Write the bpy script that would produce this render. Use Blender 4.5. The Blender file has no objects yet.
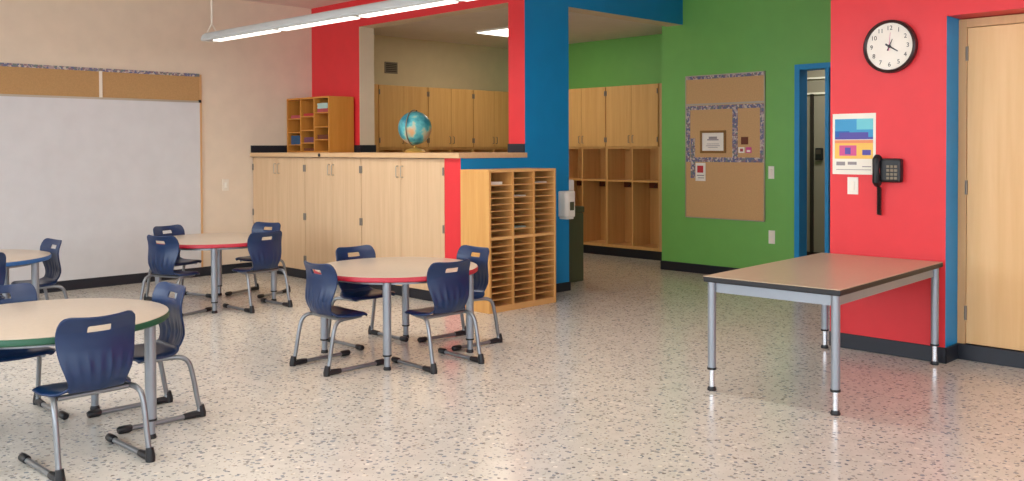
import bpy, math, random
from mathutils import Vector, Matrix, Euler
random.seed(7)
SC = bpy.context.scene
COL = SC.collection

# ------------------------------------------------------------------ materials
def lin(r, g, b):
    f = lambda c: (c / 255) / 12.92 if c / 255 <= .04045 else ((c / 255 + .055) / 1.055) ** 2.4
    return (f(r), f(g), f(b), 1)

def new_mat(name):
    m = bpy.data.materials.new(name); m.use_nodes = True
    return m, m.node_tree, m.node_tree.nodes['Principled BSDF']

def plain(name, rgb, rough=.5, metal=0, spec=.5, coat=0, noise=.0, nscale=6):
    m, t, b = new_mat(name)
    c = lin(*rgb)
    b.inputs['Roughness'].default_value = rough
    b.inputs['Metallic'].default_value = metal
    b.inputs['Specular IOR Level'].default_value = spec
    b.inputs['Coat Weight'].default_value = coat
    tc = t.nodes.new('ShaderNodeTexCoord'); n = t.nodes.new('ShaderNodeTexNoise')
    n.inputs['Scale'].default_value = nscale; n.inputs['Detail'].default_value = 4
    t.links.new(tc.outputs['Object'], n.inputs['Vector'])
    r = t.nodes.new('ShaderNodeValToRGB')
    k = noise if noise else .03
    r.color_ramp.elements[0].position = .3; r.color_ramp.elements[1].position = .7
    r.color_ramp.elements[0].color = tuple(x * (1 - k) for x in c[:3]) + (1,)
    r.color_ramp.elements[1].color = tuple(min(1, x * (1 + k)) for x in c[:3]) + (1,)
    t.links.new(n.outputs['Fac'], r.inputs['Fac']); t.links.new(r.outputs['Color'], b.inputs['Base Color'])
    return m

def wood(name, a, c, rough=.42, axis='z', scale=1.0):
    m, t, b = new_mat(name)
    b.inputs['Roughness'].default_value = rough
    b.inputs['Specular IOR Level'].default_value = .35
    tc = t.nodes.new('ShaderNodeTexCoord'); mp = t.nodes.new('ShaderNodeMapping')
    s = {'z': (14, 14, .7), 'x': (.7, 14, 14), 'y': (14, .7, 14)}[axis]
    mp.inputs['Scale'].default_value = tuple(v * scale for v in s)
    n = t.nodes.new('ShaderNodeTexNoise'); n.inputs['Scale'].default_value = 1.6
    n.inputs['Detail'].default_value = 6; n.inputs['Roughness'].default_value = .6
    n.inputs['Distortion'].default_value = .4
    r = t.nodes.new('ShaderNodeValToRGB')
    r.color_ramp.elements[0].position = .3; r.color_ramp.elements[1].position = .72
    r.color_ramp.elements[0].color = lin(*a); r.color_ramp.elements[1].color = lin(*c)
    t.links.new(tc.outputs['Object'], mp.inputs['Vector']); t.links.new(mp.outputs['Vector'], n.inputs['Vector'])
    t.links.new(n.outputs['Fac'], r.inputs['Fac']); t.links.new(r.outputs['Color'], b.inputs['Base Color'])
    return m

def emit(name, rgb, s):
    m, t, b = new_mat(name)
    b.inputs['Base Color'].default_value = lin(*rgb)
    b.inputs['Emission Color'].default_value = lin(*rgb)
    b.inputs['Emission Strength'].default_value = s
    return m

def floor_mat():
    m, t, b = new_mat('speckled_vinyl')
    b.inputs['Roughness'].default_value = .2
    b.inputs['Specular IOR Level'].default_value = .55
    tc = t.nodes.new('ShaderNodeTexCoord')
    base = t.nodes.new('ShaderNodeTexNoise'); base.inputs['Scale'].default_value = 9; base.inputs['Detail'].default_value = 5
    t.links.new(tc.outputs['Object'], base.inputs['Vector'])
    rb = t.nodes.new('ShaderNodeValToRGB')
    rb.color_ramp.elements[0].position = .3; rb.color_ramp.elements[1].position = .7
    rb.color_ramp.elements[0].color = lin(206, 201, 190); rb.color_ramp.elements[1].color = lin(219, 213, 202)
    t.links.new(base.outputs['Fac'], rb.inputs['Fac'])
    cur = rb.outputs['Color']
    for sc, rad, cols, keep, off in ((30, .35, ((146, 152, 160), (162, 156, 148)), .7, 0), (19, .18, ((108, 118, 134), (136, 126, 116)), .5, 3.3),
                                     (48, .3, ((166, 164, 158), (186, 174, 154)), .6, 7.7), (22, .25, ((236, 230, 218), (228, 220, 204)), .25, 11.)):
        mp = t.nodes.new('ShaderNodeMapping'); mp.inputs['Location'].default_value = (off, off * .7, 0)
        dn = t.nodes.new('ShaderNodeTexNoise'); dn.inputs['Scale'].default_value = sc * 1.6
        ad = t.nodes.new('ShaderNodeMixRGB'); ad.blend_type = 'ADD'; ad.inputs['Fac'].default_value = .022
        t.links.new(tc.outputs['Object'], mp.inputs['Vector'])
        t.links.new(mp.outputs['Vector'], dn.inputs['Vector'])
        t.links.new(mp.outputs['Vector'], ad.inputs['Color1']); t.links.new(dn.outputs['Color'], ad.inputs['Color2'])
        v = t.nodes.new('ShaderNodeTexVoronoi'); v.voronoi_dimensions = '2D'; v.inputs['Scale'].default_value = sc
        t.links.new(ad.outputs['Color'], v.inputs['Vector'])
        sep = t.nodes.new('ShaderNodeSeparateColor'); t.links.new(v.outputs['Color'], sep.inputs['Color'])
        lt = t.nodes.new('ShaderNodeMath'); lt.operation = 'LESS_THAN'
        ra = t.nodes.new('ShaderNodeMath'); ra.operation = 'MULTIPLY'; ra.inputs[1].default_value = rad
        t.links.new(sep.outputs['Red'], ra.inputs[0])
        t.links.new(v.outputs['Distance'], lt.inputs[0]); t.links.new(ra.outputs[0], lt.inputs[1])
        kp = t.nodes.new('ShaderNodeMath'); kp.operation = 'LESS_THAN'; kp.inputs[1].default_value = keep
        t.links.new(sep.outputs['Green'], kp.inputs[0])
        mu = t.nodes.new('ShaderNodeMath'); mu.operation = 'MULTIPLY'
        t.links.new(lt.outputs[0], mu.inputs[0]); t.links.new(kp.outputs[0], mu.inputs[1])
        cm = t.nodes.new('ShaderNodeMixRGB'); cm.inputs['Color1'].default_value = lin(*cols[0]); cm.inputs['Color2'].default_value = lin(*cols[1])
        t.links.new(sep.outputs['Blue'], cm.inputs['Fac'])
        mx = t.nodes.new('ShaderNodeMixRGB')
        t.links.new(mu.outputs[0], mx.inputs['Fac']); t.links.new(cur, mx.inputs['Color1']); t.links.new(cm.outputs['Color'], mx.inputs['Color2'])
        cur = mx.outputs['Color']
    t.links.new(cur, b.inputs['Base Color'])
    return m

def border_mat(name='patterned_border'):
    # small multicoloured blocks, as on the paper borders of the pin boards
    m, t, b = new_mat(name)
    b.inputs['Roughness'].default_value = .7
    tc = t.nodes.new('ShaderNodeTexCoord')
    v = t.nodes.new('ShaderNodeTexVoronoi'); v.inputs['Scale'].default_value = 55
    t.links.new(tc.outputs['Object'], v.inputs['Vector'])
    sep = t.nodes.new('ShaderNodeSeparateColor'); t.links.new(v.outputs['Color'], sep.inputs['Color'])
    r = t.nodes.new('ShaderNodeValToRGB'); r.color_ramp.interpolation = 'CONSTANT'
    e = r.color_ramp.elements
    e[0].position = 0; e[0].color = lin(104, 106, 138)
    e[1].position = .3; e[1].color = lin(170, 150, 152)
    for p, c in ((.5, (140, 112, 120)), (.68, (196, 184, 172)), (.85, (112, 124, 120))):
        x = e.new(p); x.color = lin(*c)
    t.links.new(sep.outputs['Red'], r.inputs['Fac']); t.links.new(r.outputs['Color'], b.inputs['Base Color'])
    return m

def globe_mat():
    m, t, b = new_mat('globe_map')
    b.inputs['Roughness'].default_value = .3
    tc = t.nodes.new('ShaderNodeTexCoord')
    n = t.nodes.new('ShaderNodeTexNoise'); n.inputs['Scale'].default_value = 7.5; n.inputs['Detail'].default_value = 5
    mp = t.nodes.new('ShaderNodeMapping'); mp.inputs['Location'].default_value = (.33, .1, .05)
    t.links.new(tc.outputs['Object'], mp.inputs['Vector']); t.links.new(mp.outputs['Vector'], n.inputs['Vector'])
    r = t.nodes.new('ShaderNodeValToRGB'); e = r.color_ramp.elements
    e[0].position = .38; e[0].color = lin(26, 122, 142)
    e[1].position = .52; e[1].color = lin(92, 178, 184)
    for p, c in ((.555, (150, 190, 170)), (.59, (190, 180, 150)), (.68, (206, 158, 112))):
        x = e.new(p); x.color = lin(*c)
    t.links.new(n.outputs['Fac'], r.inputs['Fac']); t.links.new(r.outputs['Color'], b.inputs['Base Color'])
    return m

M = dict(
    cream=plain('cream_paint', (222, 204, 182), .6), ceiling=plain('ceiling_white', (226, 214, 204), .8),
    red=plain('coral_red_paint', (222, 48, 54), .5), blue=plain('blue_paint', (0, 134, 192), .45),
    green=plain('green_paint', (113, 177, 86), .5), soffit=plain('soffit_cream', (216, 198, 172), .7),
    base=plain('dark_navy_vinyl', (26, 30, 40), .4), alcove=plain('alcove_cream', (214, 196, 156), .7),
    floor=floor_mat(), border=border_mat(), globe=globe_mat(),
    maple=wood('pale_maple', (206, 172, 134), (219, 187, 150)),
    mapley=wood('pale_maple_lengthwise', (204, 166, 124), (216, 180, 138), axis='y'),
    honey=wood('honey_maple', (206, 150, 84), (220, 168, 100)),
    honeyx=wood('honey_maple_shelf', (208, 154, 92), (222, 174, 112), axis='x'),
    tan=wood('orange_maple', (194, 128, 52), (208, 144, 66)),
    locker=wood('warm_lit_maple', (206, 156, 92), (220, 172, 108)),  # maple with the alcove's warm, dim light mixed into the colour
    doorw=wood('door_maple', (222, 176, 120), (234, 192, 138), scale=.6),
    frame=wood('door_frame_maple', (198, 152, 104), (210, 166, 116)),
    dark=plain('black_plastic', (22, 22, 26), .45), black=plain('soft_black', (16, 16, 18), .5),
    steel=plain('grey_steel', (150, 156, 164), .35, .55), chrome=plain('bright_steel', (220, 222, 226), .2, .9),
    tube=plain('chair_tube_silver', (140, 144, 148), .32, .7), hinge=plain('hinge_grey', (128, 118, 106), .4, .5),
    navy=plain('navy_shell_plastic', (14, 42, 82), .33, 0, .5),
    top=plain('beige_laminate', (194, 179, 161), .3, 0, .4, noise=.04, nscale=60),
    top2=plain('taupe_laminate', (188, 166, 142), .3, 0, .45, noise=.04, nscale=60),
    rimred=plain('red_edge', (184, 34, 54), .4), rimgreen=plain('green_edge', (20, 80, 54), .4), rimblue=plain('blue_edge', (36, 92, 152), .4),
    board=plain('whiteboard_white', (206, 205, 206), .35, 0, .4), cork=plain('cork', (180, 140, 92), .85, noise=.08, nscale=90),
    cork2=plain('tan_cork', (200, 160, 110), .85, noise=.08, nscale=90),
    alu=plain('aluminium', (176, 168, 152), .4, .5), white=plain('white_plastic', (232, 228, 216), .4), paper=plain('paper_white', (236, 230, 216), .8),
    lamp=plain('lamp_housing', (196, 200, 200), .5), cable=plain('cable_cream', (226, 216, 200), .5),
    lens=emit('lamp_lens', (255, 250, 240), 1.6), troff=emit('troffer_lens', (255, 250, 236), 2.6),
    bin=plain('dark_olive_plastic', (74, 78, 52), .5), brass=plain('gold_base', (206, 164, 82), .35, .4),
    clockface=plain('clock_face', (236, 228, 214), .5), clockrim=plain('clock_rim', (44, 22, 22), .35), ink=plain('ink', (60, 58, 60), .6),
    hallwall=plain('hall_tan', (142, 134, 118), .7), hallfloor=plain('hall_floor', (120, 108, 94), .4), halldark=plain('hall_dark_door', (38, 30, 26), .5),
    p_sky=plain('print_sky', (62, 150, 196), .6), p_blue=plain('print_blue', (36, 96, 170), .6), p_violet=plain('print_violet', (84, 78, 158), .6),
    p_yellow=plain('print_yellow', (238, 190, 92), .6), p_pink=plain('print_pink', (206, 84, 140), .6), p_aqua=plain('print_aqua', (112, 196, 206), .6),
    p_grey=plain('print_grey', (150, 140, 140), .6), p_orange=plain('print_orange', (230, 140, 96), .6),
    s_blue=plain('blue_card', (44, 84, 122), .7), s_red=plain('red_card', (190, 52, 56), .7), s_plum=plain('plum_card', (110, 66, 90), .7),
    s_teal=plain('pale_teal_card', (176, 202, 192), .7), s_brown=plain('brown_card', (110, 56, 34), .7), s_pink=plain('rose_card', (176, 74, 82), .7),
    certframe=plain('gold_frame', (138, 98, 40), .4), vent=plain('vent_grey', (128, 116, 96), .6), ventdark=plain('vent_slot', (66, 58, 48), .8),
)

# ------------------------------------------------------------------ mesh builder
class MB:
    def __init__(s): s.v, s.f, s.m = [], [], []
    def box(s, x0, x1, y0, y1, z0, z1, m=0, ms=None):
        i = len(s.v)
        s.v += [(x0,y0,z0),(x1,y0,z0),(x1,y1,z0),(x0,y1,z0),(x0,y0,z1),(x1,y0,z1),(x1,y1,z1),(x0,y1,z1)]
        # order: -z, +z, -y, +x, +y, -x
        s.f += [(i,i+3,i+2,i+1),(i+4,i+5,i+6,i+7),(i,i+1,i+5,i+4),(i+1,i+2,i+6,i+5),(i+2,i+3,i+7,i+6),(i+3,i,i+4,i+7)]
        s.m += ms if ms else [m]*6
        return s
    def tube(s, path, r, n=10, m=0, cap=True):
        P = [Vector(p) for p in path]; R = r if isinstance(r, (list, tuple)) else [r]*len(P)
        i0 = len(s.v); N = None
        for k, p in enumerate(P):
            t = (P[min(k+1, len(P)-1)] - P[max(k-1, 0)]).normalized()
            if N is None:
                N = t.cross(Vector((0,0,1)) if abs(t.z) < .9 else Vector((1,0,0))).normalized()
            else:
                N = (N - t*N.dot(t)).normalized()
            B = t.cross(N)
            for a in range(n):
                q = p + (N*math.cos(2*math.pi*a/n) + B*math.sin(2*math.pi*a/n))*R[k]
                s.v.append(tuple(q))
        for k in range(len(P)-1):
            for a in range(n):
                b = (a+1) % n
                s.f.append((i0+k*n+a, i0+k*n+b, i0+(k+1)*n+b, i0+(k+1)*n+a)); s.m.append(m)
        if cap:
            s.f.append(tuple(i0+a for a in reversed(range(n)))); s.m.append(m)
            s.f.append(tuple(i0+(len(P)-1)*n+a for a in range(n))); s.m.append(m)
        return s
    def lathe(s, prof, n=48, c=(0,0,0), m=0, axis='z'):
        i0 = len(s.v)
        for r, z in prof:
            for a in range(n):
                x, y = r*math.cos(2*math.pi*a/n), r*math.sin(2*math.pi*a/n)
                p = (x, y, z) if axis == 'z' else ((-z, x, y) if axis == '-x' else (x, -z, y))
                s.v.append((p[0]+c[0], p[1]+c[1], p[2]+c[2]))
        for k in range(len(prof)-1):
            for a in range(n):
                b = (a+1) % n
                s.f.append((i0+k*n+a, i0+k*n+b, i0+(k+1)*n+b, i0+(k+1)*n+a)); s.m.append(m)
        s.f.append(tuple(i0+a for a in reversed(range(n)))); s.m.append(m)
        s.f.append(tuple(i0+(len(prof)-1)*n+a for a in range(n))); s.m.append(m)
        return s
    def grid(s, fn, us, vs, m=0, skip=None):
        i0 = len(s.v); nu = len(us)
        for v in vs:
            for u in us: s.v.append(tuple(fn(u, v)))
        for j in range(len(vs)-1):
            for i in range(nu-1):
                if skip and skip((us[i]+us[i+1])/2, (vs[j]+vs[j+1])/2): continue
                a = i0+j*nu+i
                s.f.append((a, a+1, a+1+nu, a+nu)); s.m.append(m)
        return s
    def poly(s, pts, m=0):
        i = len(s.v); s.v += pts; s.f.append(tuple(range(i, i+len(pts)))); s.m.append(m); return s
    def prism(s, pts, z0, z1, m=0):
        i = len(s.v); n = len(pts)
        s.v += [(x,y,z0) for x,y in pts] + [(x,y,z1) for x,y in pts]
        s.f.append(tuple(i+a for a in reversed(range(n)))); s.f.append(tuple(i+n+a for a in range(n))); s.m += [m, m]
        for a in range(n):
            b = (a+1) % n
            s.f.append((i+a, i+b, i+n+b, i+n+a)); s.m.append(m)
        return s
    def build(s, name, mats, parent=None, loc=(0,0,0), smooth=False, bevel=0, rotz=0, xf=None):
        me = bpy.data.meshes.new(name)
        vv = [tuple(xf @ Vector(p)) for p in s.v] if xf else s.v
        me.from_pydata(vv, [], s.f)
        for mt in (mats if isinstance(mats, (list, tuple)) else [mats]): me.materials.append(mt)
        me.polygons.foreach_set('material_index', s.m)
        if smooth:
            me.polygons.foreach_set('use_smooth', [True]*len(s.f))
            me.set_sharp_from_angle(angle=math.radians(42))
        me.update()
        o = bpy.data.objects.new(name, me); COL.objects.link(o)
        o.location = loc; o.rotation_euler.z = rotz
        if parent: o.parent = parent
        if bevel:
            b = o.modifiers.new('bevel', 'BEVEL'); b.width = bevel; b.segments = 2; b.limit_method = 'ANGLE'
        return o

def bx(name, mat, x0, x1, y0, y1, z0, z1, parent=None, bevel=0):
    """a box part; a top-level one gets its origin at its base"""
    if parent: return MB().box(x0,x1,y0,y1,z0,z1).build(name, mat, parent, bevel=bevel)
    cx, cy = (x0+x1)/2, (y0+y1)/2
    return MB().box(x0-cx,x1-cx,y0-cy,y1-cy,0,z1-z0).build(name, mat, None, (cx,cy,z0), bevel=bevel)

def tag(o, label, cat, group=None, kind=None):
    o['label'] = label; o['category'] = cat
    if group: o['group'] = group
    if kind: o['kind'] = kind
    return o
def struct(o):
    o['kind'] = 'structure'; return o
def thing(name, label, cat, loc=(0,0,0), rotz=0, group=None):
    o = bpy.data.objects.new(name, None); COL.objects.link(o)
    o.empty_display_size = .1
    o.location = loc; o.rotation_euler.z = rotz
    return tag(o, label, cat, group)
def copy_tree(o, parent=None):
    c = o.copy(); COL.objects.link(c)
    if parent: c.parent = parent
    for ch in list(o.children): copy_tree(ch, c)
    return c
def place(proto, first, label, loc, rotz=0, group=None):
    o = proto if first else copy_tree(proto)
    o.location = loc; o.rotation_euler.z = rotz; o['label'] = label
    if group: o['group'] = group
    return o
D = math.radians

# ------------------------------------------------------------------ setting
LW, CEIL, ALC = 9.36, 3.0, 2.77
XW, XG = 6.0, 8.47
def st(name, mats, boxes, **k):
    b = MB()
    for q in boxes: b.box(*q[:6], ms=q[6] if len(q) > 6 else None)
    return struct(b.build(name, mats, **k))

st('floor', M['floor'], [(-2.6, 9.6, -3.2, LW+.1, -.1, 0)])
st('ceiling', M['ceiling'], [(-2.6, 6.1, -3.2, LW, CEIL, CEIL+.1), (6.1, XG, -3.2, 5.97, CEIL, CEIL+.1)])
st('ceiling_alcove', M['ceiling'], [(6.2, 9.45, 6.08, LW, ALC, ALC+.08)])
st('wall_left', M['cream'], [(-2.6, 6.0, LW, LW+.12, 0, CEIL)])
st('wall_far', M['alcove'], [(6.0, 9.5, LW, LW+.12, 0, CEIL)])
R_, B_, C_ = 0, 1, 2
mw = [M['red'], M['blue'], M['soffit']]
#            order of face materials: -z, +z, -y, +x, +y, -x
st('wall_middle', mw, [
    (5.22, 5.99, 5.87, 6.08, 0, 1.275, [C_, C_, B_, B_, C_, R_]),            # half wall end
    (6.0, 6.597, 5.87, 6.08, 0, 2.70, [C_, C_, B_, B_, C_, R_]),              # post
    (5.99, 6.0, 5.87, 6.08, 0, 1.275, [C_, C_, B_, B_, C_, R_])])
st('wall_partition', mw, [
    (6.0, 6.2, 6.08, 8.415, 0, 1.275, [C_, C_, C_, C_, C_, R_]),             # under the opening
    (6.0, 6.2, 8.415, LW, 0, 2.70, [C_, C_, C_, C_, C_, R_])])               # solid left of the opening
st('wall_header', mw, [
    (6.0, 6.2, 5.87, LW, 2.70, CEIL, [C_, C_, B_, C_, C_, R_]),              # header over the opening
    (6.2, XG, 5.87, 6.08, 2.70, CEIL, [C_, C_, B_, C_, C_, C_])])            # blue header over the passage
st('wall_right', [M['green']], [
    (XG, XG+.12, 4.53, 6.15, 0, CEIL), (XG, XG+.12, 2.9, 4.53, 2.175, CEIL),
    (XG+.12, 9.45, 6.03, 6.15, 0, CEIL), (9.42, 9.54, 6.15, LW, 0, ALC+.1)])
mr = [M['red'], M['blue']]
st('wall_front', mr, [
    (XW, XG, 2.19, 2.952, 0, CEIL, [0, 0, 1, 0, 0, 0]),
    (XW, 6.9, 1.1, 2.19, 2.175, CEIL),
    (6.45, 6.9, 1.1, 2.19, 0, 2.175),
    (XW, 6.9, -3.2, 1.1, 0, CEIL, [0, 0, 0, 0, 1, 0])])
rb = [(-2.6, 6.9, -3.3, -3.2, 0, .8), (-2.6, 6.9, -3.3, -3.2, 2.65, CEIL)]
for k in range(6): rb.append((-2.6 + k*1.86, -2.6 + k*1.86 + .2, -3.3, -3.2, .8, 2.65))  # unseen window gaps, added to let daylight in from behind
st('wall_rear', M['cream'], rb)
# window wall behind the viewer's left shoulder
wb = [(-2.7, -2.6, -3.2, LW, 0, .75), (-2.7, -2.6, -3.2, LW, 2.65, CEIL)]
for k in range(7): wb.append((-2.7, -2.6, -3.2 + k*2.06, -3.2 + k*2.06 + .2, .75, 2.65))
st('wall_window', M['cream'], wb)

def base_board(name, pts):
    b = MB()
    for q in pts: b.box(*q)
    return struct(b.build(name, M['base'], bevel=.004))
H = .1
base_board('baseboard_left', [(-2.6, 5.3, LW-.012, LW, 0, H)])
base_board('baseboard_right', [(XG-.012, XG, 4.53, 6.15, 0, H), (XG-.012, 9.03, 6.15, 6.162, 0, H)])
base_board('baseboard_front', [(XW-.012, XW, 2.178, 2.952, 0, H), (XW-.012, 6.2, 2.178, 2.19, 0, H), (XW-.012, XW, -3.2, 1.1, 0, H)])
base_board('baseboard_middle', [(6.02, 6.597, 5.858, 5.87, 0, .085), (6.597, 6.609, 5.858, 6.08, 0, .085)])

# door to the hall, blue steel frame with a mullion
dr = struct(MB().box(XG-.03, XG+.13, 4.475, 4.53, 0, 2.175).box(XG-.03, XG+.13, 2.96, 4.475, 2.12, 2.175)
            .box(XG-.03, XG+.06, 4.17, 4.21, 0, 2.12).build('door_1', M['blue'], bevel=.004))
st('trim_1', M['blue'], [(XG-.03, XG+.13, 2.953, 2.985, 0, 2.12)])
# hallway beyond
st('floor_hall', M['hallfloor'], [(9.6, 10.5, 2.0, 6.0, -.1, 0), (8.6, 9.6, 2.0, 6.0, -.001, .001)])
st('wall_hall', [M['hallwall'], M['halldark'], M['paper']], [
    (10.4, 10.5, 2.0, 6.0, 0, 2.8), (10.38, 10.4, 5.325, 5.365, .06, 2.0, [1]*6), (10.38, 10.4, 4.2, 6.0, 0, .1, [1]*6),
    (10.38, 10.4, 4.6, 6.0, 1.99, 2.012, [2]*6), (10.38, 10.4, 4.6, 6.0, 2.175, 2.195, [2]*6),
    (8.6, 10.5, 5.95, 6.02, 0, 2.8), (8.6, 10.5, 1.95, 2.0, 0, 2.8)])
st('ceiling_hall', M['ceiling'], [(8.59, 10.5, 1.95, 6.02, 2.8, 2.86)])
hp = thing('wall_phone_box', 'small dark box on the tan hallway wall seen through the blue doorway', 'box', (10.4, 5.247, 1.205))
bx('housing', M['black'], -.04, 0, -.045, .045, 0, .145, hp, .008)
bx('keypad', M['ventdark'], -.046, -.04, -.03, .03, .07, .125, hp)

# ------------------------------------------------------------------ whiteboard on the left wall
wbd = thing('whiteboard', 'wide white board reaching the baseboard with brown cork panels along its top', 'whiteboard', (3.0, LW, .1))
bx('writing_surface', M['board'], -1.9, 1.60, -.015, 0, 0, 1.755, wbd)
for a, b_ in ((-1.9, .555), (.585, 1.60)):
    bx('tack_panel', M['cork'], a, b_, -.015, 0, 1.775, 2.035, wbd)
bx('rail', M['alu'], -1.9, 1.62, -.022, 0, 1.755, 1.775, wbd)
bx('divider', M['cable'], .555, .585, -.02, 0, 1.775, 2.035, wbd)
bx('side_trim', M['frame'], 1.60, 1.62, -.022, 0, 0, 2.055, wbd)
bx('paper_border', M['border'], -1.9, 1.60, -.019, 0, 2.03, 2.062, wbd)
bx('end_clip', M['dark'], 1.585, 1.61, -.03, 0, 1.755, 1.785, wbd)

def plate(name, label, cat, loc, face, w, h, kind, mat='white'):
    """wall plate with toggle or sockets; face is the direction it looks to"""
    t = thing(name, label, cat, loc, {'-x': 0, '-y': math.pi/2}[face])
    bx('cover_plate', M[mat], -.008, 0, -w/2, w/2, -h/2, h/2, t, .002)
    if kind == 'switch':
        bx('toggle', M['paper'], -.018, -.008, -.014, .014, -.03, .03, t, .003)
    else:
        for s in (-1, 1): bx('socket', M['paper'], -.011, -.008, -.016, .016, s*.028-.016, s*.028+.016, t, .004)
    return t
plate('light_switch', 'pale switch plate on the cream wall between whiteboard and tall cabinets', 'switch', (4.895, LW, .97), '-y', .075, .125, 'switch', 'cable')
plate('light_switch', 'white switch plate on the green wall right of the cork board', 'switch', (XG, 4.795, 1.105), '-x', .064, .128, 'switch')
plate('wall_outlet', 'white outlet plate low on the green wall beside the blue doorway', 'outlet', (XG, 4.788, .45), '-x', .07, .135, 'outlet')
plate('light_switch', 'white switch plate on the red wall just below the colourful poster', 'switch', (XW, 2.79, 1.10), '-x', .074, .115, 'switch')

# ------------------------------------------------------------------ tall cabinets under the counter
def tall_cabinet(y0, y1, label):
    w = y1-y0
    t = thing('storage_cabinet', label, 'cabinet', (5.22, (y0+y1)/2, 0), 0, 'tall maple cabinets under the counter')
    bx('carcass', M['maple'], .02, .755, -w/2, w/2, .1, 1.27, t)
    bx('toe_kick', M['base'], .06, .1, -w/2, w/2, 0, .1, t)
    for s in (-1, 1):
        a, b_ = sorted((s*.002, s*(w/2-.003)))
        d = bx('door', M['maple'], 0, .019, a, b_, .105, 1.265, t, .002)
        hy = s*.035
        MB().tube([(0, hy, 1.10), (-.025, hy, 1.10), (-.028, hy, 1.11), (-.028, hy, 1.19), (-.025, hy, 1.2), (0, hy, 1.2)], .0045, 8).build('handle', M['alu'], d, smooth=True)
        for z in (.22, .66, 1.16):
            MB().tube([(-.004, s*(w/2-.011), z-.035), (-.004, s*(w/2-.011), z+.035)], .009, 8).build('hinge', M['hinge'], d, smooth=True)
    return t
tall_cabinet(8.292, 9.35, 'tall pale maple cabinet in the corner against the cream wall')
tall_cabinet(7.306, 8.288, 'tall pale maple cabinet between the corner cabinet and the red wall end cabinet')
tall_cabinet(6.082, 7.302, 'widest tall pale maple cabinet, next to the red strip of wall')

ct = thing('countertop', 'long maple counter top over the tall cabinets with dark backsplash', 'counter', (5.2, 7.6, 1.275))
MB().prism([(-.01, -1.745), (.815, -1.745), (.815, -1.733), (.797, -1.733), (.797, -1.517), (.8, -1.517), (.8, -1.515), (.999, -1.515), (.999, .812), (.797, .812), (.797, 1.755), (-.01, 1.755)], .001, .045).build('worktop', M['mapley'], ct, bevel=.003)
bx('backsplash', M['base'], 0, .79, 1.745, 1.757, .045, .125, ct)
bx('backsplash', M['base'], .787, .799, .815, 1.745, .045, .125, ct)
bx('backsplash', M['base'], .799, 1.01, .80, .813, .045, .125, ct)
bx('backsplash', M['base'], .787, .799, -1.73, -1.52, .045, .125, ct)
clip = MB().lathe([(.0, 0), (.016, .0), (.018, .006), (.012, .012), (0, .014)], 16, axis='-x').build('cabinet_catch', M['dark'], None, (5.19, 7.97, 1.298), smooth=True)
tag(clip, 'tiny dark round catch on the front edge of the counter top below the cubby organizer', 'catch')

# ------------------------------------------------------------------ cubby organizer on the counter
OX, OY, OZ, OW, OD, OH = 5.65, 8.915, 1.32, .856, .325, .612
og = thing('cubby_organizer', 'orange maple cubby organizer with twelve open slots standing on the counter', 'organizer', (OX, OY, OZ))
for s in (-1, 1):
    a, b_ = sorted((s*(OW/2), s*(OW/2-.018))); bx('side_panel', M['tan'], 0, OD, a, b_, 0, OH, og, .002)
bx('top_panel', M['tan'], 0, OD, -OW/2+.018, OW/2-.018, OH-.018, OH, og)
bx('bottom_panel', M['tan'], 0, OD, -OW/2+.018, OW/2-.018, 0, .018, og)
bx('back_panel', M['tan'], OD-.01, OD, -OW/2+.018, OW/2-.018, .018, OH-.018, og)
cw = (OW-.036)/3
for k in (1, 2): bx('divider', M['tan'], 0, OD-.01, -OW/2+.018+k*cw-.009, -OW/2+.018+k*cw+.009, .018, OH-.018, og)
rows = [.105, .245, .40]
for k in range(3):
    y0 = OW/2-.018-(k+1)*cw+.009; y1 = OW/2-.018-k*cw-.009
    dz = (-.02, 0, .035)[k]
    for z in rows: bx('shelf', M['tan'], .004, OD-.01, y0, y1, z+dz-.006, z+dz+.006, og)
def stack(k, z, h, mat, label, w=.2):
    y = OY + OW/2-.018-(k+.5)*cw
    b = MB(); n = max(2, int(h/.008))
    for i in range(n):
        j = random.uniform(-.006, .006); b.box(-.11, .11, -w/2+j, w/2+j, i*h/n, (i+1)*h/n-.0008)
    o = b.build('paper_stack', mat, None, (OX+.13, y, z))
    return tag(o, label, 'paper', 'paper stacks in the cubby organizer')
zz = lambda r, k: OZ + ([.018] + [q+.006 + (-.02, 0, .035)[k] for q in rows])[r]
stack(0, zz(1, 0), .1, M['s_blue'], 'thick dark blue card stack in the cubby organizer column beside the cream wall')
stack(0, zz(3, 0), .035, M['s_pink'], 'rose card stack on the top shelf of the cubby column beside the cream wall')
stack(1, zz(3, 1), .03, M['s_red'], 'red card stack in the middle column of the cubby organizer')
stack(1, zz(1, 1), .06, M['s_plum'], 'plum card stack in the middle column of the cubby organizer')
stack(2, zz(3, 2), .04, M['s_pink'], 'rose card stack under the pale folder in the column beside the side panel')
stack(2, zz(3, 2)+.04, .06, M['s_teal'], 'pale teal folder pile at the top of the column beside the side panel')
stack(2, zz(1, 2), .05, M['s_brown'], 'brown card stack low in the column beside the organizer side panel')
stack(1, zz(0, 1), .03, M['s_brown'], 'brown card stack on the bottom of the organizer middle column')

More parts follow.
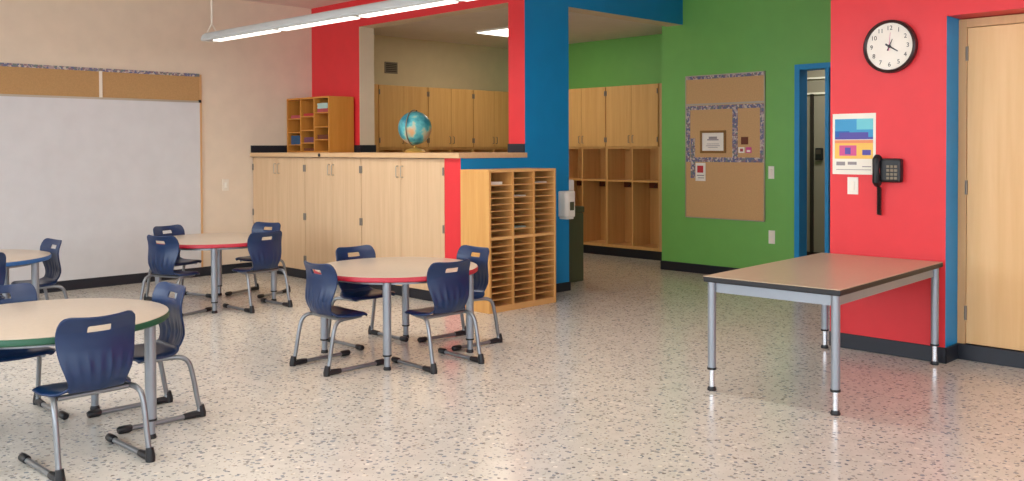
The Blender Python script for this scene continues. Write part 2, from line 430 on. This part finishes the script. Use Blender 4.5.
# ------------------------------------------------------------------ globe
gl = thing('globe', 'turquoise world globe on a small gold stand on the counter', 'globe', (5.60, 6.955, 1.32))
MB().lathe([(.0, 0), (.098, 0), (.102, .012), (.085, .028), (.045, .04), (.018, .05), (.013, .068), (.0, .07)], 40).build('stand', M['brass'], gl, smooth=True)
R0 = .160; zc = .236
b = MB(); b.lathe([(R0*math.sin(math.pi*i/28)+1e-4, -R0*math.cos(math.pi*i/28)) for i in range(29)], 48)
b.build('ball', M['globe'], gl, (0, 0, zc), smooth=True).rotation_euler = (D(20), D(8), 0)
arc = [(0, (R0+.012)*math.sin(D(a)), zc-(R0+.012)*math.cos(D(a))) for a in range(-10, 171, 6)]
tilt = Matrix.Translation((0,0,zc)) @ Matrix.Rotation(D(112), 4, 'Z') @ Matrix.Rotation(D(12), 4, 'X') @ Matrix.Translation((0,0,-zc))
MB().tube(arc, .0055, 8).build('meridian_arm', M['hinge'], gl, smooth=True, xf=tilt)
MB().tube([(0,0,zc+R0-.003), (0,0,zc+R0+.014)], .008, 10).build('axis_pin', M['dark'], gl, smooth=True, xf=tilt)

# ------------------------------------------------------------------ mail sorter
SX0, SX1, SY0, SY1, SH = 5.2, 6.01, 5.5, 5.852, 1.182
ms = thing('mail_sorter', 'tall honey maple mail sorter of thin slots standing against the blue wall end', 'mail sorter', ((SX0+SX1)/2, SY0, 0))
hw = (SX1-SX0)/2; dp = SY1-SY0
for s in (-1, 1):
    a, b_ = sorted((s*hw, s*(hw-.024))); bx('side_panel', M['honey'], a, b_, 0, dp, 0, SH, ms, .002)
bx('top_panel', M['honeyx'], -hw+.024, hw-.024, 0, dp, SH-.022, SH, ms)
bx('plinth', M['honeyx'], -hw+.024, hw-.024, .004, dp, 0, .05, ms)
bx('back_panel', M['honeyx'], -hw+.024, hw-.024, dp-.01, dp, .05, SH-.022, ms)
cwid = (2*hw-.048)/3
for k in (1, 2):
    x = -hw+.024+k*cwid; bx('divider', M['honey'], x-.012, x+.012, .001, dp-.01, .05, SH-.022, ms)
mid = .612
for k in range(3):
    x0 = -hw+.024+k*cwid+(.012 if k else 0); x1 = -hw+.024+(k+1)*cwid-(.012 if k < 2 else 0)
    bx('middle_shelf', M['honeyx'], x0, x1, .002, dp-.01, mid-.012, mid+.012, ms)
    for n_, lo, hi in ((10, .05, mid-.012), (10, mid+.012, SH-.022)):
        st_ = (hi-lo)/n_
        for i in range(1, n_):
            if k == 0 and lo > .3 and i == n_-1: continue
            bx('shelf', M['honeyx'], x0, x1, .006, dp-.01, lo+i*st_-.0035, lo+i*st_+.0035, ms)
def mail(x, z, w, h, mat, label, y=.06):
    b = MB()
    for i in range(4): b.box(-w/2+random.uniform(-.004,.004), w/2, 0, .22, i*h/4, (i+1)*h/4-.0006)
    o = b.build('paper_stack', mat, None, ((SX0+SX1)/2+x, SY0+y, z)); tag(o, label, 'paper', 'papers in the mail sorter')
st_u = (SH-.022-mid-.012)/10
zu = lambda i: mid+.012+i*st_u+.0036
mail(-.27, zu(8), .15, .024, M['paper'], 'white paper pile in the top slot of the sorter column nearest the red strip')
mail(-.005, zu(1), .18, .012, M['s_teal'], 'pale sheets low in the upper half of the sorter middle column')
mail(-.005, zu(6), .18, .01, M['paper'], 'white sheets high in the upper half of the sorter middle column')
mail(.26, zu(8), .18, .012, M['paper'], 'white sheets one slot below the top in the sorter column by the dispenser')

# ------------------------------------------------------------------ dispenser, paper box, bin
ds = thing('soap_dispenser', 'white hand soap dispenser on the blue wall end beside the mail sorter', 'dispenser', (6.515, 5.87, .69))
MB().prism([(-.075, -.02), (-.07, -.085), (-.045, -.11), (.045, -.11), (.07, -.085), (.075, -.02), (.075, 0), (-.075, 0)], .02, .265).build('housing', M['white'], ds, bevel=.012)
bx('window', M['bin'], -.028, .028, -.114, -.108, .085, .165, ds, .004)
MB().prism([(-.05, -.09), (.05, -.09), (.055, 0), (-.055, 0)], 0, .025).build('drip_lip', M['white'], ds, bevel=.006)
tb = thing('towel_holder', 'slim pale paper towel holder on the passage side of the blue post', 'dispenser', (6.595, 5.93, .83))
bx('housing', M['white'], 0, .09, -.05, .05, 0, .225, tb, .008)
bx('paper_slot', M['dark'], .02, .055, -.04, .04, -.002, .004, tb)
bn = thing('recycling_bin', 'tall dark olive bin standing behind the blue post', 'bin', (7.035, 6.34, 0))
MB().prism([(-.15, -.15), (.15, -.15), (.15, .15), (-.15, .15)], 0, .70).build('body', M['bin'], bn, bevel=.012)
MB().prism([(-.157, -.157), (.157, -.157), (.157, .157), (-.157, .157)], .70, .765).build('lid', M['bin'], bn, bevel=.012)

# ------------------------------------------------------------------ coat lockers (front looks to -x in local space)
def locker_unit(w, label, loc, rotz, group):
    t = thing('coat_locker', label, 'locker', loc, rotz, group)
    d = .36
    bx('toe_kick', M['base'], .05, d, -w/2, w/2, 0, .115, t)
    for s in (-1, 1):
        a, b_ = sorted((s*w/2, s*(w/2-.016))); bx('side_panel', M['locker'], .0, d, a, b_, .115, 2.127, t)
    bx('back_panel', M['locker'], d-.012, d, -w/2+.016, w/2-.016, .115, 2.127, t)
    bx('bottom_panel', M['locker'], .0, d-.012, -w/2+.016, w/2-.016, .115, .15, t)
    bx('top_panel', M['locker'], .02, d-.012, -w/2+.016, w/2-.016, 2.109, 2.127, t)
    bx('shelf', M['locker'], .0, d-.012, -w/2+.016, w/2-.016, 1.345, 1.37, t)
    bx('shelf', M['locker'], .0, d-.012, -w/2+.016, w/2-.016, .938, .96, t)
    bx('divider', M['locker'], .0, d-.012, -.011, .011, .15, .938, t)
    bx('divider', M['locker'], .0, d-.012, -.011, .011, .96, 1.345, t)
    for s in (-1, 1):
        r = bx('hook_band', M['s_brown'], d-.03, d-.012, min(s*.011, s*(w/2-.016)), max(s*.011, s*(w/2-.016)), .855, .925, t)  # dark brown band below the shelf, carrying the hooks
        for q in (.3, .7):
            y = s*(.011 + q*(w/2-.027))
            MB().tube([(d-.03, y, .9), (d-.06, y, .885), (d-.075, y, .865), (d-.085, y, .885)], .005, 8).build('coat_hook', M['dark'], r, smooth=True)
        a, b_ = sorted((s*.002, s*(w/2-.005)))
        dd = bx('door', M['locker'], -.019, 0, a, b_, 1.373, 2.125, t, .002)
        MB().tube([(-.019, s*.03, 1.42), (-.042, s*.03, 1.425), (-.042, s*.03, 1.505), (-.019, s*.03, 1.51)], .0045, 8).build('handle', M['hinge'], dd, smooth=True)
        for z in (1.46, 2.04):
            MB().tube([(-.022, s*(w/2-.011), z-.03), (-.022, s*(w/2-.011), z+.03)], .008, 8).build('hinge', M['hinge'], dd, smooth=True)
    return t
g1 = 'maple coat lockers in the alcove'
locker_unit(.806, 'maple coat locker with two upper doors next to the green wall corner', (9.05, 7.014, 0), 0, g1)
locker_unit(.80, 'maple coat locker partly hidden behind the blue post', (9.05, 7.82, 0), 0, g1)
for x0, lab in ((6.675, 'maple wall locker behind the globe, seen through the opening'), (7.44, 'middle maple locker of those seen through the opening'),
                (8.205, 'maple locker seen through the opening beside the upright red post')):
    locker_unit(.763, lab, (x0+.3815, 8.99, 0), math.pi/2, g1)
st('trim_3', M['locker'], [(6.205, 6.67, 8.972, 8.99, .115, 2.127)])
st('trim_2', M['frame'], [(9.05, 9.42, 6.55, 6.608, .115, 2.127)])

vt = thing('air_vent', 'small square grey vent high on the alcove wall above the lockers', 'vent', (7.155, LW, 2.305))
bx('frame', M['vent'], -.1, .1, -.012, 0, 0, .145, vt, .003)
for k in range(5): bx('louvre', M['ventdark'], -.082, .082, -.016, -.011, .02+k*.023, .034+k*.023, vt)

tr = thing('ceiling_light', 'flush square light panel in the alcove ceiling', 'light', (7.87, 7.91, ALC))
bx('frame', M['white'], -.31, .31, -.31, .31, -.02, 0, tr)
bx('diffuser', M['troff'], -.295, .295, -.295, .295, -.028, -.018, tr)

# ------------------------------------------------------------------ pendant lamps
def pendant(loc, n, label, rot=0):
    t = thing('pendant_light', label, 'light', loc, rot, 'long pendant lights')
    L = n*1.143; E0 = .12
    b = MB(); prof = [(-.08, .012), (-.072, 0), (-.062, -.004), (.062, -.004), (.072, 0), (.08, .012), (.062, .052), (.03, .075), (-.03, .075), (-.062, .052)]
    n_ = len(prof)
    for y in (E0, -L-E0): b.v += [(x, y, z) for x, z in prof]
    for i in range(n_): b.f.append((i, (i+1) % n_, n_+(i+1) % n_, n_+i)); b.m.append(0)
    b.f.append(tuple(reversed(range(n_)))); b.f.append(tuple(range(n_, 2*n_))); b.m += [0, 0]
    b.build('housing', M['lamp'], t)
    for k in range(n):
        bx('lens', M['lens'], -.038, .038, -(k+1)*1.143+.045, -k*1.143-.045, -.016, -.003, t)
    for y in (.04, -L-.04):
        c = MB().tube([(0, y, .16), (0, y, CEIL-loc[2])], .012, 8)
        c.tube([(-.05, y, .07), (0, y, .16)], .008, 6).tube([(.05, y, .07), (0, y, .16)], .008, 6)
        c.build('cable', M['cable'], t, smooth=True)
        MB().lathe([(0, CEIL-loc[2]-.03), (.05, CEIL-loc[2]-.03), (.055, CEIL-loc[2]), (0, CEIL-loc[2])], 20, (0, y, 0)).build('canopy', M['lamp'], t, smooth=True)
    return t
pendant((4.245, 8.31, 2.405), 5, 'long white pendant light hanging over the red-rimmed tables', D(1.4))
pendant((1.2, 8.22, 2.405), 9, 'second long white pendant light, added out of view nearer the windows to light the room')  # unseen second row, added to light the room

# ------------------------------------------------------------------ cork board on the green wall
cb = thing('bulletin_board', 'tall tan cork board with patterned borders on the green wall', 'bulletin board', (XG, 5.345, .6))
bx('cork_panel', M['cork2'], -.012, 0, -.475, .475, .005, 1.53, cb)
fr = MB(); fr.box(-.018, 0, -.482, -.472, 0, 1.535).box(-.018, 0, .472, .482, 0, 1.535).box(-.018, 0, -.482, .482, 0, .01).box(-.018, 0, -.482, .482, 1.525, 1.535)
fr.build('frame', M['alu'], cb)
bx('joint_rail', M['alu'], -.016, 0, -.472, .472, 1.212, 1.232, cb)
for q in ((-.47, .47, 1.492, 1.525), (-.47, .47, 1.165, 1.207), (-.47, .47, .605, .655), (.42, .47, .655, 1.165), (-.135, -.17+.095-.03, 0, 0)):
    if q[3]: bx('paper_border', M['border'], -.0155, -.0115, *q[:2], q[2], q[3], cb)
bx('paper_border', M['border'], -.0155, -.0115, -.168, -.105, .655, 1.165, cb)
bx('paper_border', M['border'], -.0155, -.0115, -.47, -.428, .655, 1.165, cb)
bx('paper_border', M['border'], -.0165, -.0115, .357, .412, .43, .86, cb)

cf = thing('framed_certificate', 'framed cream certificate in a gold frame on the cork board', 'certificate', (XG-.016, 5.471, 1.30))
f_ = MB().box(-.016, 0, -.158, -.133, 0, .24).box(-.016, 0, .133, .158, 0, .24).box(-.016, 0, -.133, .133, 0, .025).box(-.016, 0, -.133, .133, .215, .24)
f_.build('frame', M['certframe'], cf, bevel=.003)
bx('sheet', M['paper'], -.008, 0, -.135, .135, .02, .22, cf)
ln = MB()
for y0, y1, z0, z1 in ((-.05, .05, .15, .175), (-.07, .07, .135, .148), (-.085, .085, .075, .081), (-.06, .06, .058, .063), (-.075, .075, .095, .1)):
    ln.box(-.0095, -.0078, y0, y1, z0, z1)
ln.build('lettering', M['p_grey'], cf)
def card(y0, y1, z0, z1, mat, label, cat='paper', bits=(), name='pinned_card'):
    t = thing(name, label, cat, (XG-.0165, (y0+y1)/2, z0))
    bx('sheet', mat, -.003, 0, -(y1-y0)/2, (y1-y0)/2, 0, z1-z0, t)
    for a, b_, c, d, m_ in bits: bx('print', m_, -.0045, -.002, a, b_, c, d, t)
card(5.052, 5.134, 1.39, 1.468, M['s_brown'], 'small dark brown square card on the cork board right column')
card(5.095, 5.165, 1.302, 1.362, M['paper'], 'small pale note with a red mark beside the strip of border paper', bits=((-.02, .015, .015, .045, M['s_pink']),))
card(5.013, 5.078, 1.302, 1.362, M['p_pink'], 'small pink note beneath the brown card on the cork board', bits=((-.02, .02, .01, .03, M['paper']),))
card(5.566, 5.692, 1.0, 1.195, M['paper'], 'white flyer with a red square pinned below the framed certificate', bits=((-.035, .04, .09, .165, M['s_red']), (-.045, .045, .055, .065, M['p_grey']), (-.045, .03, .03, .038, M['p_grey'])))

# ------------------------------------------------------------------ poster, clock, telephone on the red wall
ps = thing('poster', 'colourful printed poster with blue and yellow bands on the red wall', 'poster', (XW, 2.785, 1.176))
bx('sheet', M['paper'], -.004, 0, -.149, .149, 0, .408, ps)
pr = MB()
P_ = ['p_sky', 'p_blue', 'p_violet', 'p_yellow', 'p_pink', 'p_aqua', 'p_grey', 'p_orange']
def pb(y0, y1, z0, z1, k): pr.box(-.0052 - .0002*len(pr.f)/6, -.0035, y0, y1, z0, z1, P_.index(k))
# local +y is the poster's left edge as seen
pb(-.132, .132, .235, .372, 'p_sky'); pb(-.132, -.02, .30, .372, 'p_aqua'); pb(.03, .132, .235, .29, 'p_blue')
pb(-.132, .132, .235, .25, 'p_violet'); pb(-.10, .10, .25, .282, 'p_violet'); pb(-.132, .132, .105, .23, 'p_yellow')
pb(-.02, .10, .125, .195, 'p_pink'); pb(-.118, -.06, .13, .165, 'p_violet'); pb(-.132, .132, .21, .23, 'p_orange'); pb(.02, .06, .135, .18, 'p_violet')
pb(.06, .12, .06, .085, 'p_grey'); pb(-.02, .04, .065, .085, 'p_grey'); pb(-.12, -.06, .05, .056, 'p_grey'); pb(-.12, .12, .03, .034, 'p_grey')
pr.build('print', [M[k] for k in P_], ps)

ck = thing('wall_clock', 'round wall clock with dark rim and pale face high on the red wall', 'clock', (XW, 2.534, 2.01))
MB().lathe([(.0, 0), (.168, 0), (.172, .01), (.170, .045), (.160, .052), (.152, .046), (.150, .03), (0, .03)], 64, axis='-x').build('rim', M['clockrim'], ck, smooth=True)
MB().lathe([(0, .0305), (.151, .0305), (.151, .034), (0, .034)], 64, axis='-x').build('face', M['clockface'], ck)
def text_mesh(s, size):
    cu = bpy.data.curves.new('numeral', 'FONT'); cu.body = s; cu.size = size; cu.align_x = 'CENTER'; cu.align_y = 'CENTER'; cu.extrude = .0006
    o = bpy.data.objects.new('numeral', cu); COL.objects.link(o)
    bpy.context.view_layer.update()
    me = bpy.data.meshes.new_from_object(o.evaluated_get(bpy.context.evaluated_depsgraph_get()))
    bpy.data.objects.remove(o); bpy.data.curves.remove(cu)
    vs = [v.co.copy() for v in me.vertices]; fs = [tuple(p.vertices) for p in me.polygons]
    bpy.data.meshes.remove(me)
    return vs, fs
for h in range(1, 13):
    nb = MB()
    vs, fs = text_mesh(str(h), .04)
    a = math.radians(90 - 30*h); i0 = len(nb.v)
    for v in vs:   # seen from -x: screen right is -y
        nb.v.append((-.0352 - v.z, -(v.x + .118*math.cos(a)), v.y + .118*math.sin(a)))
    nb.f += [tuple(i0+q for q in f) for f in fs]; nb.m += [0]*len(fs)
    nb.build('numeral', M['ink'], ck)
def hand(name, ang, L, w, x, mat):
    a = math.radians(90-ang); d = Vector((0, -math.cos(a), math.sin(a))); n = Vector((0, d.z, -d.y))
    pts = [d*-.03 + n*w, d*-.03 - n*w, d*L - n*w*.5, d*L + n*w*.5]
    b = MB(); i = 0
    b.v = [tuple(p + Vector((x, 0, 0))) for p in pts] + [tuple(p + Vector((x-.0015, 0, 0))) for p in pts]
    b.f = [(0,1,2,3), (7,6,5,4), (0,4,5,1), (1,5,6,2), (2,6,7,3), (3,7,4,0)]; b.m = [0]*6
    b.build(name, mat, ck)
hand('hour_hand', 122, .065, .006, -.037, M['ink']); hand('minute_hand', 24, .05, .004, -.039, M['ink'])
hand('second_hand', 5, .09, .0015, -.041, M['p_pink'])
MB().lathe([(0, .034), (.01, .034), (.01, .043), (0, .043)], 20, axis='-x').build('hub', M['ink'], ck)

tp = thing('wall_telephone', 'black corded telephone on the red wall beside the poster', 'telephone', (XW, 2.53, 1.11))
MB().box(-.06, 0, -.08, .06, .02, .175).build('body', M['dark'], tp, bevel=.015)
kp = MB()
for r in range(4):
    for c in range(3): kp.box(-.066, -.059, -.06+c*.025, -.042+c*.025, .04+r*.025, .056+r*.025)
kp.build('keypad', M['vent'], tp)
hs = MB().tube([(-.055, .068, .012), (-.08, .068, .025), (-.086, .068, .095), (-.08, .068, .165), (-.055, .068, .178)], [.027, .025, .021, .025, .027], 12)
hs.build('handset', M['black'], tp, smooth=True)
co = [(-.035, .075+.012*math.cos(t*.9), -.005 - t*.0036+.0) for t in range(0, 1)]
pts = []
for t in range(0, 150):
    a = t*.8; pts.append((-.03+.012*math.cos(a), .07+0.012*math.sin(a), -.01 - .185*t/149))
MB().tube(pts, .004, 6).build('coiled_cord', M['black'], tp, smooth=True)

# ------------------------------------------------------------------ built-in closet at the right
cl = thing('built_in_closet', 'tall maple built-in closet recessed in the red wall', 'closet', (6.2, 1.645, 0))
f_ = MB().box(0, .2, .495, .545, .1, 2.17).box(0, .2, -.545, -.495, .1, 2.17).box(0, .2, -.495, .495, 2.115, 2.17)
f_.build('frame', M['frame'], cl, bevel=.003)
for s in (-1, 1):
    a, b_ = sorted((s*.002, s*.492)); d = bx('door', M['doorw'], .006, .03, a, b_, .105, 2.112, cl, .002)
    for z in (.3, 1.1, 1.95):
        MB().tube([(.002, s*.494, z-.045), (.002, s*.494, z+.045)], .009, 8).build('hinge', M['hinge'], d, smooth=True)
    MB().tube([(.006, s*.04, .95), (-.025, s*.04, .955), (-.025, s*.04, 1.08), (.006, s*.04, 1.085)], .006, 8).build('handle', M['hinge'], d, smooth=True)
bx('plinth', M['base'], -.012, .03, -.545, .545, 0, .1, cl, .003)

# ------------------------------------------------------------------ rectangular table
TX0, TX1, TY0, TY1, TH = 4.418, 5.945, 2.160, 2.945, .642
tt = thing('work_table', 'rectangular taupe table with grey adjustable legs standing against the red wall', 'table', ((TX0+TX1)/2, (TY0+TY1)/2, 0), D(2.4))
w, l = (TY1-TY0)/2, (TX1-TX0)/2
tp_ = MB().box(-l, l, -w, w, TH-.004, TH).build('table_top', M['top2'], tt)
bx('edge_band', M['dark'], -l-.002, l+.002, -w-.002, w+.002, TH-.033, TH-.004, tt, .006)
ap = MB().box(-l+.06, l-.06, -w+.035, -w+.055, TH-.09, TH-.033).box(-l+.06, l-.06, w-.055, w-.035, TH-.09, TH-.033)
ap.box(-l+.035, -l+.055, -w+.06, w-.06, TH-.09, TH-.033).box(l-.055, l-.035, -w+.06, w-.06, TH-.09, TH-.033)
ap.build('apron', M['steel'], tt)
for sx in (-1, 1):
    for sy in (-1, 1):
        cx, cy = sx*(l-.03), sy*(w-.036)
        lg = MB().tube([(cx, cy, .125), (cx, cy, TH-.033)], .023, 20).build('leg', M['steel'], tt, smooth=True)
        MB().tube([(cx, cy, .118), (cx, cy, .13)], .026, 20).build('collar', M['dark'], lg, smooth=True)
        MB().tube([(cx, cy, .02), (cx, cy, .12)], .016, 16).build('extension', M['chrome'], lg, smooth=True)
        MB().lathe([(0, 0), (.024, 0), (.026, .006), (.02, .022), (0, .024)], 20, (cx, cy, 0)).build('foot', M['dark'], lg, smooth=True)

# ------------------------------------------------------------------ round tables
def round_table(loc, rot, rim, label, R=.54, H_=.577):
    t = thing('round_table', label, 'table', loc, rot, 'round classroom tables')
    MB().lathe([(0, H_-.006), (R-.004, H_-.006), (R-.004, H_-.001), (R-.008, H_), (0, H_)], 96).build('table_top', M['top'], t, smooth=True)
    MB().lathe([(0, H_-.034), (R-.006, H_-.034), (R, H_-.029), (R+.001, H_-.008), (R-.003, H_-.003), (R-.02, H_-.0055), (0, H_-.0055)], 96).build('edge_band', rim, t, smooth=True)
    b = MB(); n = 72
    ring = [(R-.09, H_-.034), (R-.09, H_-.058), (R-.11, H_-.058), (R-.11, H_-.034)]
    for r, z in ring: b.v += [(r*math.cos(2*math.pi*a/n), r*math.sin(2*math.pi*a/n), z) for a in range(n)]
    for k in range(3):
        for a in range(n): b.f.append((k*n+a, k*n+(a+1) % n, (k+1)*n+(a+1) % n, (k+1)*n+a)); b.m.append(0)
    b.build('apron', M['steel'], t, smooth=True)
    for k in range(4):
        a = D(45+90*k); cx, cy = .485*math.cos(a), .485*math.sin(a)
        lg = MB().tube([(cx, cy, .09), (cx, cy, H_-.034)], .026, 20).build('leg', M['steel'], t, smooth=True)
        MB().tube([(cx, cy, .085), (cx, cy, .095)], .028, 20).build('collar', M['dark'], lg, smooth=True)
        MB().tube([(cx, cy, .02), (cx, cy, .086)], .019, 16).build('extension', M['steel'], lg, smooth=True)
        MB().lathe([(0, 0), (.023, 0), (.025, .006), (.02, .022), (0, .024)], 20, (cx, cy, 0)).build('foot', M['dark'], lg, smooth=True)
    return t
round_table((1.505, 4.62, 0), 0, M['rimgreen'], 'round beige table with a green edge')
round_table((3.79, 4.905, 0), 0, M['rimred'], 'round beige table with a red edge nearest the mail sorter')
round_table((3.885, 7.60, 0), D(15.5), M['rimred'], 'round beige table with a red edge beside the corner cabinet and whiteboard')
round_table((1.94, 7.585, 0), 0, M['rimblue'], 'round beige table with a blue edge in front of the whiteboard')

# ------------------------------------------------------------------ school chairs (rear caps at y=0, sitter looks to +y)
def lerp_tab(tab, v):
    for (a, *p), (b_, *q) in zip(tab, tab[1:]):
        if v <= b_:
            k = (v-a)/(b_-a); k = k*k*(3-2*k)*.4 + k*.6
            return [x+(y-x)*k for x, y in zip(p, q)]
    return list(tab[-1][1:])
def make_chair():
    t = thing('school_chair', '', 'chair', (0,0,0), 0, 'navy school chairs')
    # seat
    us = [-1, -.96, -.85, -.7, -.5, -.3, 0, .3, .5, .7, .85, .96, 1]
    vs = [0, .03, .1, .2, .35, .5, .65, .8, .9, .96, 1]
    stab = [(0, .072, .358, .130), (.1, .09, .339, .156), (.2, .12, .334, .176), (.5, .19, .333, .202), (.8, .265, .338, .203), (.9, .295, .336, .198), (.96, .309, .33, .188), (1, .318, .319, .170)]
    def sf(u, v):
        y, z, hw_ = lerp_tab(stab, v)
        return (u*hw_*.96, y - .02*max(0, v-.8)/.2*u*u, z + .012*u*u*(1-.3*v) - .014*max(0, abs(u)-.85)/.15)
    s_ = MB().grid(sf, us, vs).build('seat', M['navy'], t, smooth=True)
    # backrest with a grip slot and fluted lower half
    bu = [-1, -.97, -.9, -.8, -.7, -.6, -.5, -.4, -.32, -.3, -.2, -.1, 0, .1, .2, .3, .32, .4, .5, .6, .7, .8, .9, .97, 1]
    bv = [0, .05, .12, .18, .24, .3, .38, .46, .54, .62, .7, .76, .785, .80, .84, .875, .89, .93, .96, .985, 1]
    btab = [(0, .076, .336, .122), (.12, .046, .380, .131), (.24, .037, .420, .147), (.38, .042, .466, .163), (.54, .05, .515, .173), (.7, .052, .567, .177), (.8, .047, .599, .177), (.89, .037, .630, .174), (.96, .025, .655, .166), (1, .015, .668, .150)]
    def bf(u, v):
        y, z, hw_ = lerp_tab(btab, v)
        y += .032*u*u*min(1, .35+v)
        z -= .012*(1-u*u)*max(0, (v-.6)/.4)
        z -= .012*max(0, (abs(u)-.8)/.2)**2*max(0, (v-.8)/.2)
        g = max(0, 1-abs(v-.28)/.22)
        y -= .0045*g*math.cos(u*math.pi*6.5)
        a = math.exp(-((u/.42)**2) - ((v-.02-.06*0)/.10)**2)
        y -= .012*a
        return (u*hw_*.95, y, z)
    b_ = MB().grid(bf, bu, bv, skip=lambda u, v: abs(u) < .3 and .785 < v < .875).build('backrest', M['navy'], t, smooth=True)
    for o in (s_, b_):
        so = o.modifiers.new('thickness', 'SOLIDIFY'); so.thickness = .011; so.offset = 0
        su = o.modifiers.new('smooth', 'SUBSURF'); su.levels = 1; su.render_levels = 1
    # frame
    def arc(pts):
        P = [Vector(p) for p in pts]; out = []
        for i in range(len(P)-1):
            p0, p1, p2, p3 = P[max(i-1,0)], P[i], P[i+1], P[min(i+2, len(P)-1)]
            for k in range(5):
                q = k/5
                out.append(.5*((2*p1) + (p2-p0)*q + (2*p0-5*p1+4*p2-p3)*q*q + (3*p1-p0-3*p2+p3)*q**3))
        out.append(P[-1]); return out
    MB().tube([(-.15, .115, .318), (.15, .115, .318)], .0115, 10).tube([(-.13, .25, .318), (.13, .25, .318)], .0105, 10).build('crossbar', M['tube'], t, smooth=True)
    for s in (-1, 1):
        path = arc([(s*.13, .28, .319), (s*.145, .21, .318), (s*.162, .125, .318), (s*.176, .078, .310), (s*.184, .05, .278), (s*.187, .03, .2), (s*.188, .012, .10), (s*.189, .0, .045)])
        path += arc([(s*.189, .006, .022), (s*.189, .03, .0165), (s*.189, .2, .0165), (s*.189, .375, .0165)])
        lg = MB().tube(path, .0125, 12).build('leg', M['tube'], t, smooth=True)
        hc = MB().tube([(s*.189, -.012, .0), (s*.189, -.012, .02), (s*.189, -.006, .06)], [.02, .021, .0165], 12)
        hc.tube([(s*.189, -.016, .017), (s*.189, .03, .018), (s*.189, .085, .0165)], [.0175, .0185, .0155], 12)
        hc.build('heel_cap', M['dark'], lg, smooth=True)
        MB().tube([(s*.189, .348, .0175), (s*.189, .354, .0185), (s*.189, .406, .0185), (s*.189, .413, .0175)], [.0155, .0185, .0185, .014], 14).build('toe_cap', M['dark'], lg, smooth=True)
    return t
chair = make_chair()
CH = [  # x, y of the rear caps' midpoint, heading of the sitter in degrees
    (1.517, 3.965, 92, 'navy school chair turned away from us, before the green-edged table'),
    (2.172, 4.635, 180, 'navy school chair at the green-edged table, seen side-on'),
    (1.48, 5.28, 270, 'navy school chair across the green-edged table, facing us'),
    (3.11, 4.885, 0, 'navy school chair by the mail sorter table, its back towards the green-edged table'),
    (3.777, 4.29, 88, 'navy school chair turned away from us at the red table by the mail sorter'),
    (4.49, 4.84, 178, 'navy school chair between the red table and the mail sorter'),
    (3.85, 5.53, 270, 'navy school chair facing us between the red table and the widest cabinet'),
    (4.05, 6.975, 94, 'navy school chair turned away from us at the red table beside the corner cabinet'),
    (3.225, 7.335, 20, 'navy school chair behind the green-edged table, pushed to the red table near the whiteboard'),
    (4.60, 7.90, 200, 'navy school chair at the far red table, beside the corner cabinet doors'),
    (3.715, 8.28, 284, 'navy school chair facing us between the far red table and the whiteboard'),
    (1.84, 6.88, 90, 'navy school chair turned away from us at the blue-edged table'),
    (2.59, 7.635, 184, 'navy school chair at the blue-edged table, in front of the whiteboard, seen side-on'),
]
for i, (x, y, h, lab) in enumerate(CH):
    place(chair, i == 0, lab, (x, y, 0), D(h-90))

# ------------------------------------------------------------------ light
def area(name, loc, sx, sy, power, rgb, rot=(0,0,0)):
    l_ = bpy.data.lights.new(name, 'AREA'); l_.shape = 'RECTANGLE'; l_.size = sx; l_.size_y = sy
    l_.energy = power; l_.color = rgb
    o = bpy.data.objects.new(name, l_); COL.objects.link(o); o.location = loc; o.rotation_euler = rot
    return o
area('pendant_glow', (4.26, 5.4, 2.385), .12, 5.5, 45, (1, .96, .90))
area('added_pendant_glow', (1.2, 3.1, 2.385), .12, 10.2, 70, (1, .96, .90))  # light of the added, unseen pendant row
area('alcove_glow', (7.87, 7.91, 2.735), .58, .58, 11, (1, .9, .72))
area('hall_fill', (9.5, 4.6, 2.75), .4, 1.2, 34, (1, .97, .9))  # added fill light for the hallway, with no fixture behind it
w = bpy.data.worlds.new('daylight'); SC.world = w; w.use_nodes = True
nt = w.node_tree; bg = nt.nodes['Background']; bg.inputs['Color'].default_value = (.80, .90, 1.0, 1)
tcw = nt.nodes.new('ShaderNodeTexCoord'); sx = nt.nodes.new('ShaderNodeSeparateXYZ'); mrg = nt.nodes.new('ShaderNodeMapRange')
nt.links.new(tcw.outputs['Generated'], sx.inputs[0]); nt.links.new(sx.outputs['X'], mrg.inputs['Value'])
for k_, v_ in (('From Min', -1), ('From Max', .3), ('To Min', 6.6), ('To Max', 2.1)): mrg.inputs[k_].default_value = v_
nt.links.new(mrg.outputs[0], bg.inputs['Strength'])

# ------------------------------------------------------------------ camera
cam = bpy.data.cameras.new('camera'); co_ = bpy.data.objects.new('camera', cam); COL.objects.link(co_)
F_, YAW, PITCH, ROLL, CV = 925.65, .788507, .018392, -.003475, 165.19
d = Vector((math.cos(YAW), math.sin(YAW), 0)); r = Vector((math.sin(YAW), -math.cos(YAW), 0)); u = Vector((0, 0, 1))
d2 = d*math.cos(PITCH) - u*math.sin(PITCH); u2 = u*math.cos(PITCH) + d*math.sin(PITCH)
r3 = r*math.cos(ROLL) + u2*math.sin(ROLL); u3 = u2*math.cos(ROLL) - r*math.sin(ROLL)
mt = Matrix((r3, u3, -d2)).transposed().to_4x4(); mt.translation = (0, 0, 1.36)
co_.matrix_world = mt
cam.sensor_fit = 'HORIZONTAL'; cam.sensor_width = 36; cam.lens = F_*36/1024
cam.shift_y = -(240.5 - CV)/1024
cam.clip_start = .05
SC.camera = co_
vs_ = SC.view_settings
vs_.view_transform = 'Standard'; vs_.look = 'None'; vs_.exposure = 0; vs_.gamma = 1; vs_.use_curve_mapping = False
SC.cycles.max_bounces = 8; SC.cycles.diffuse_bounces = 5
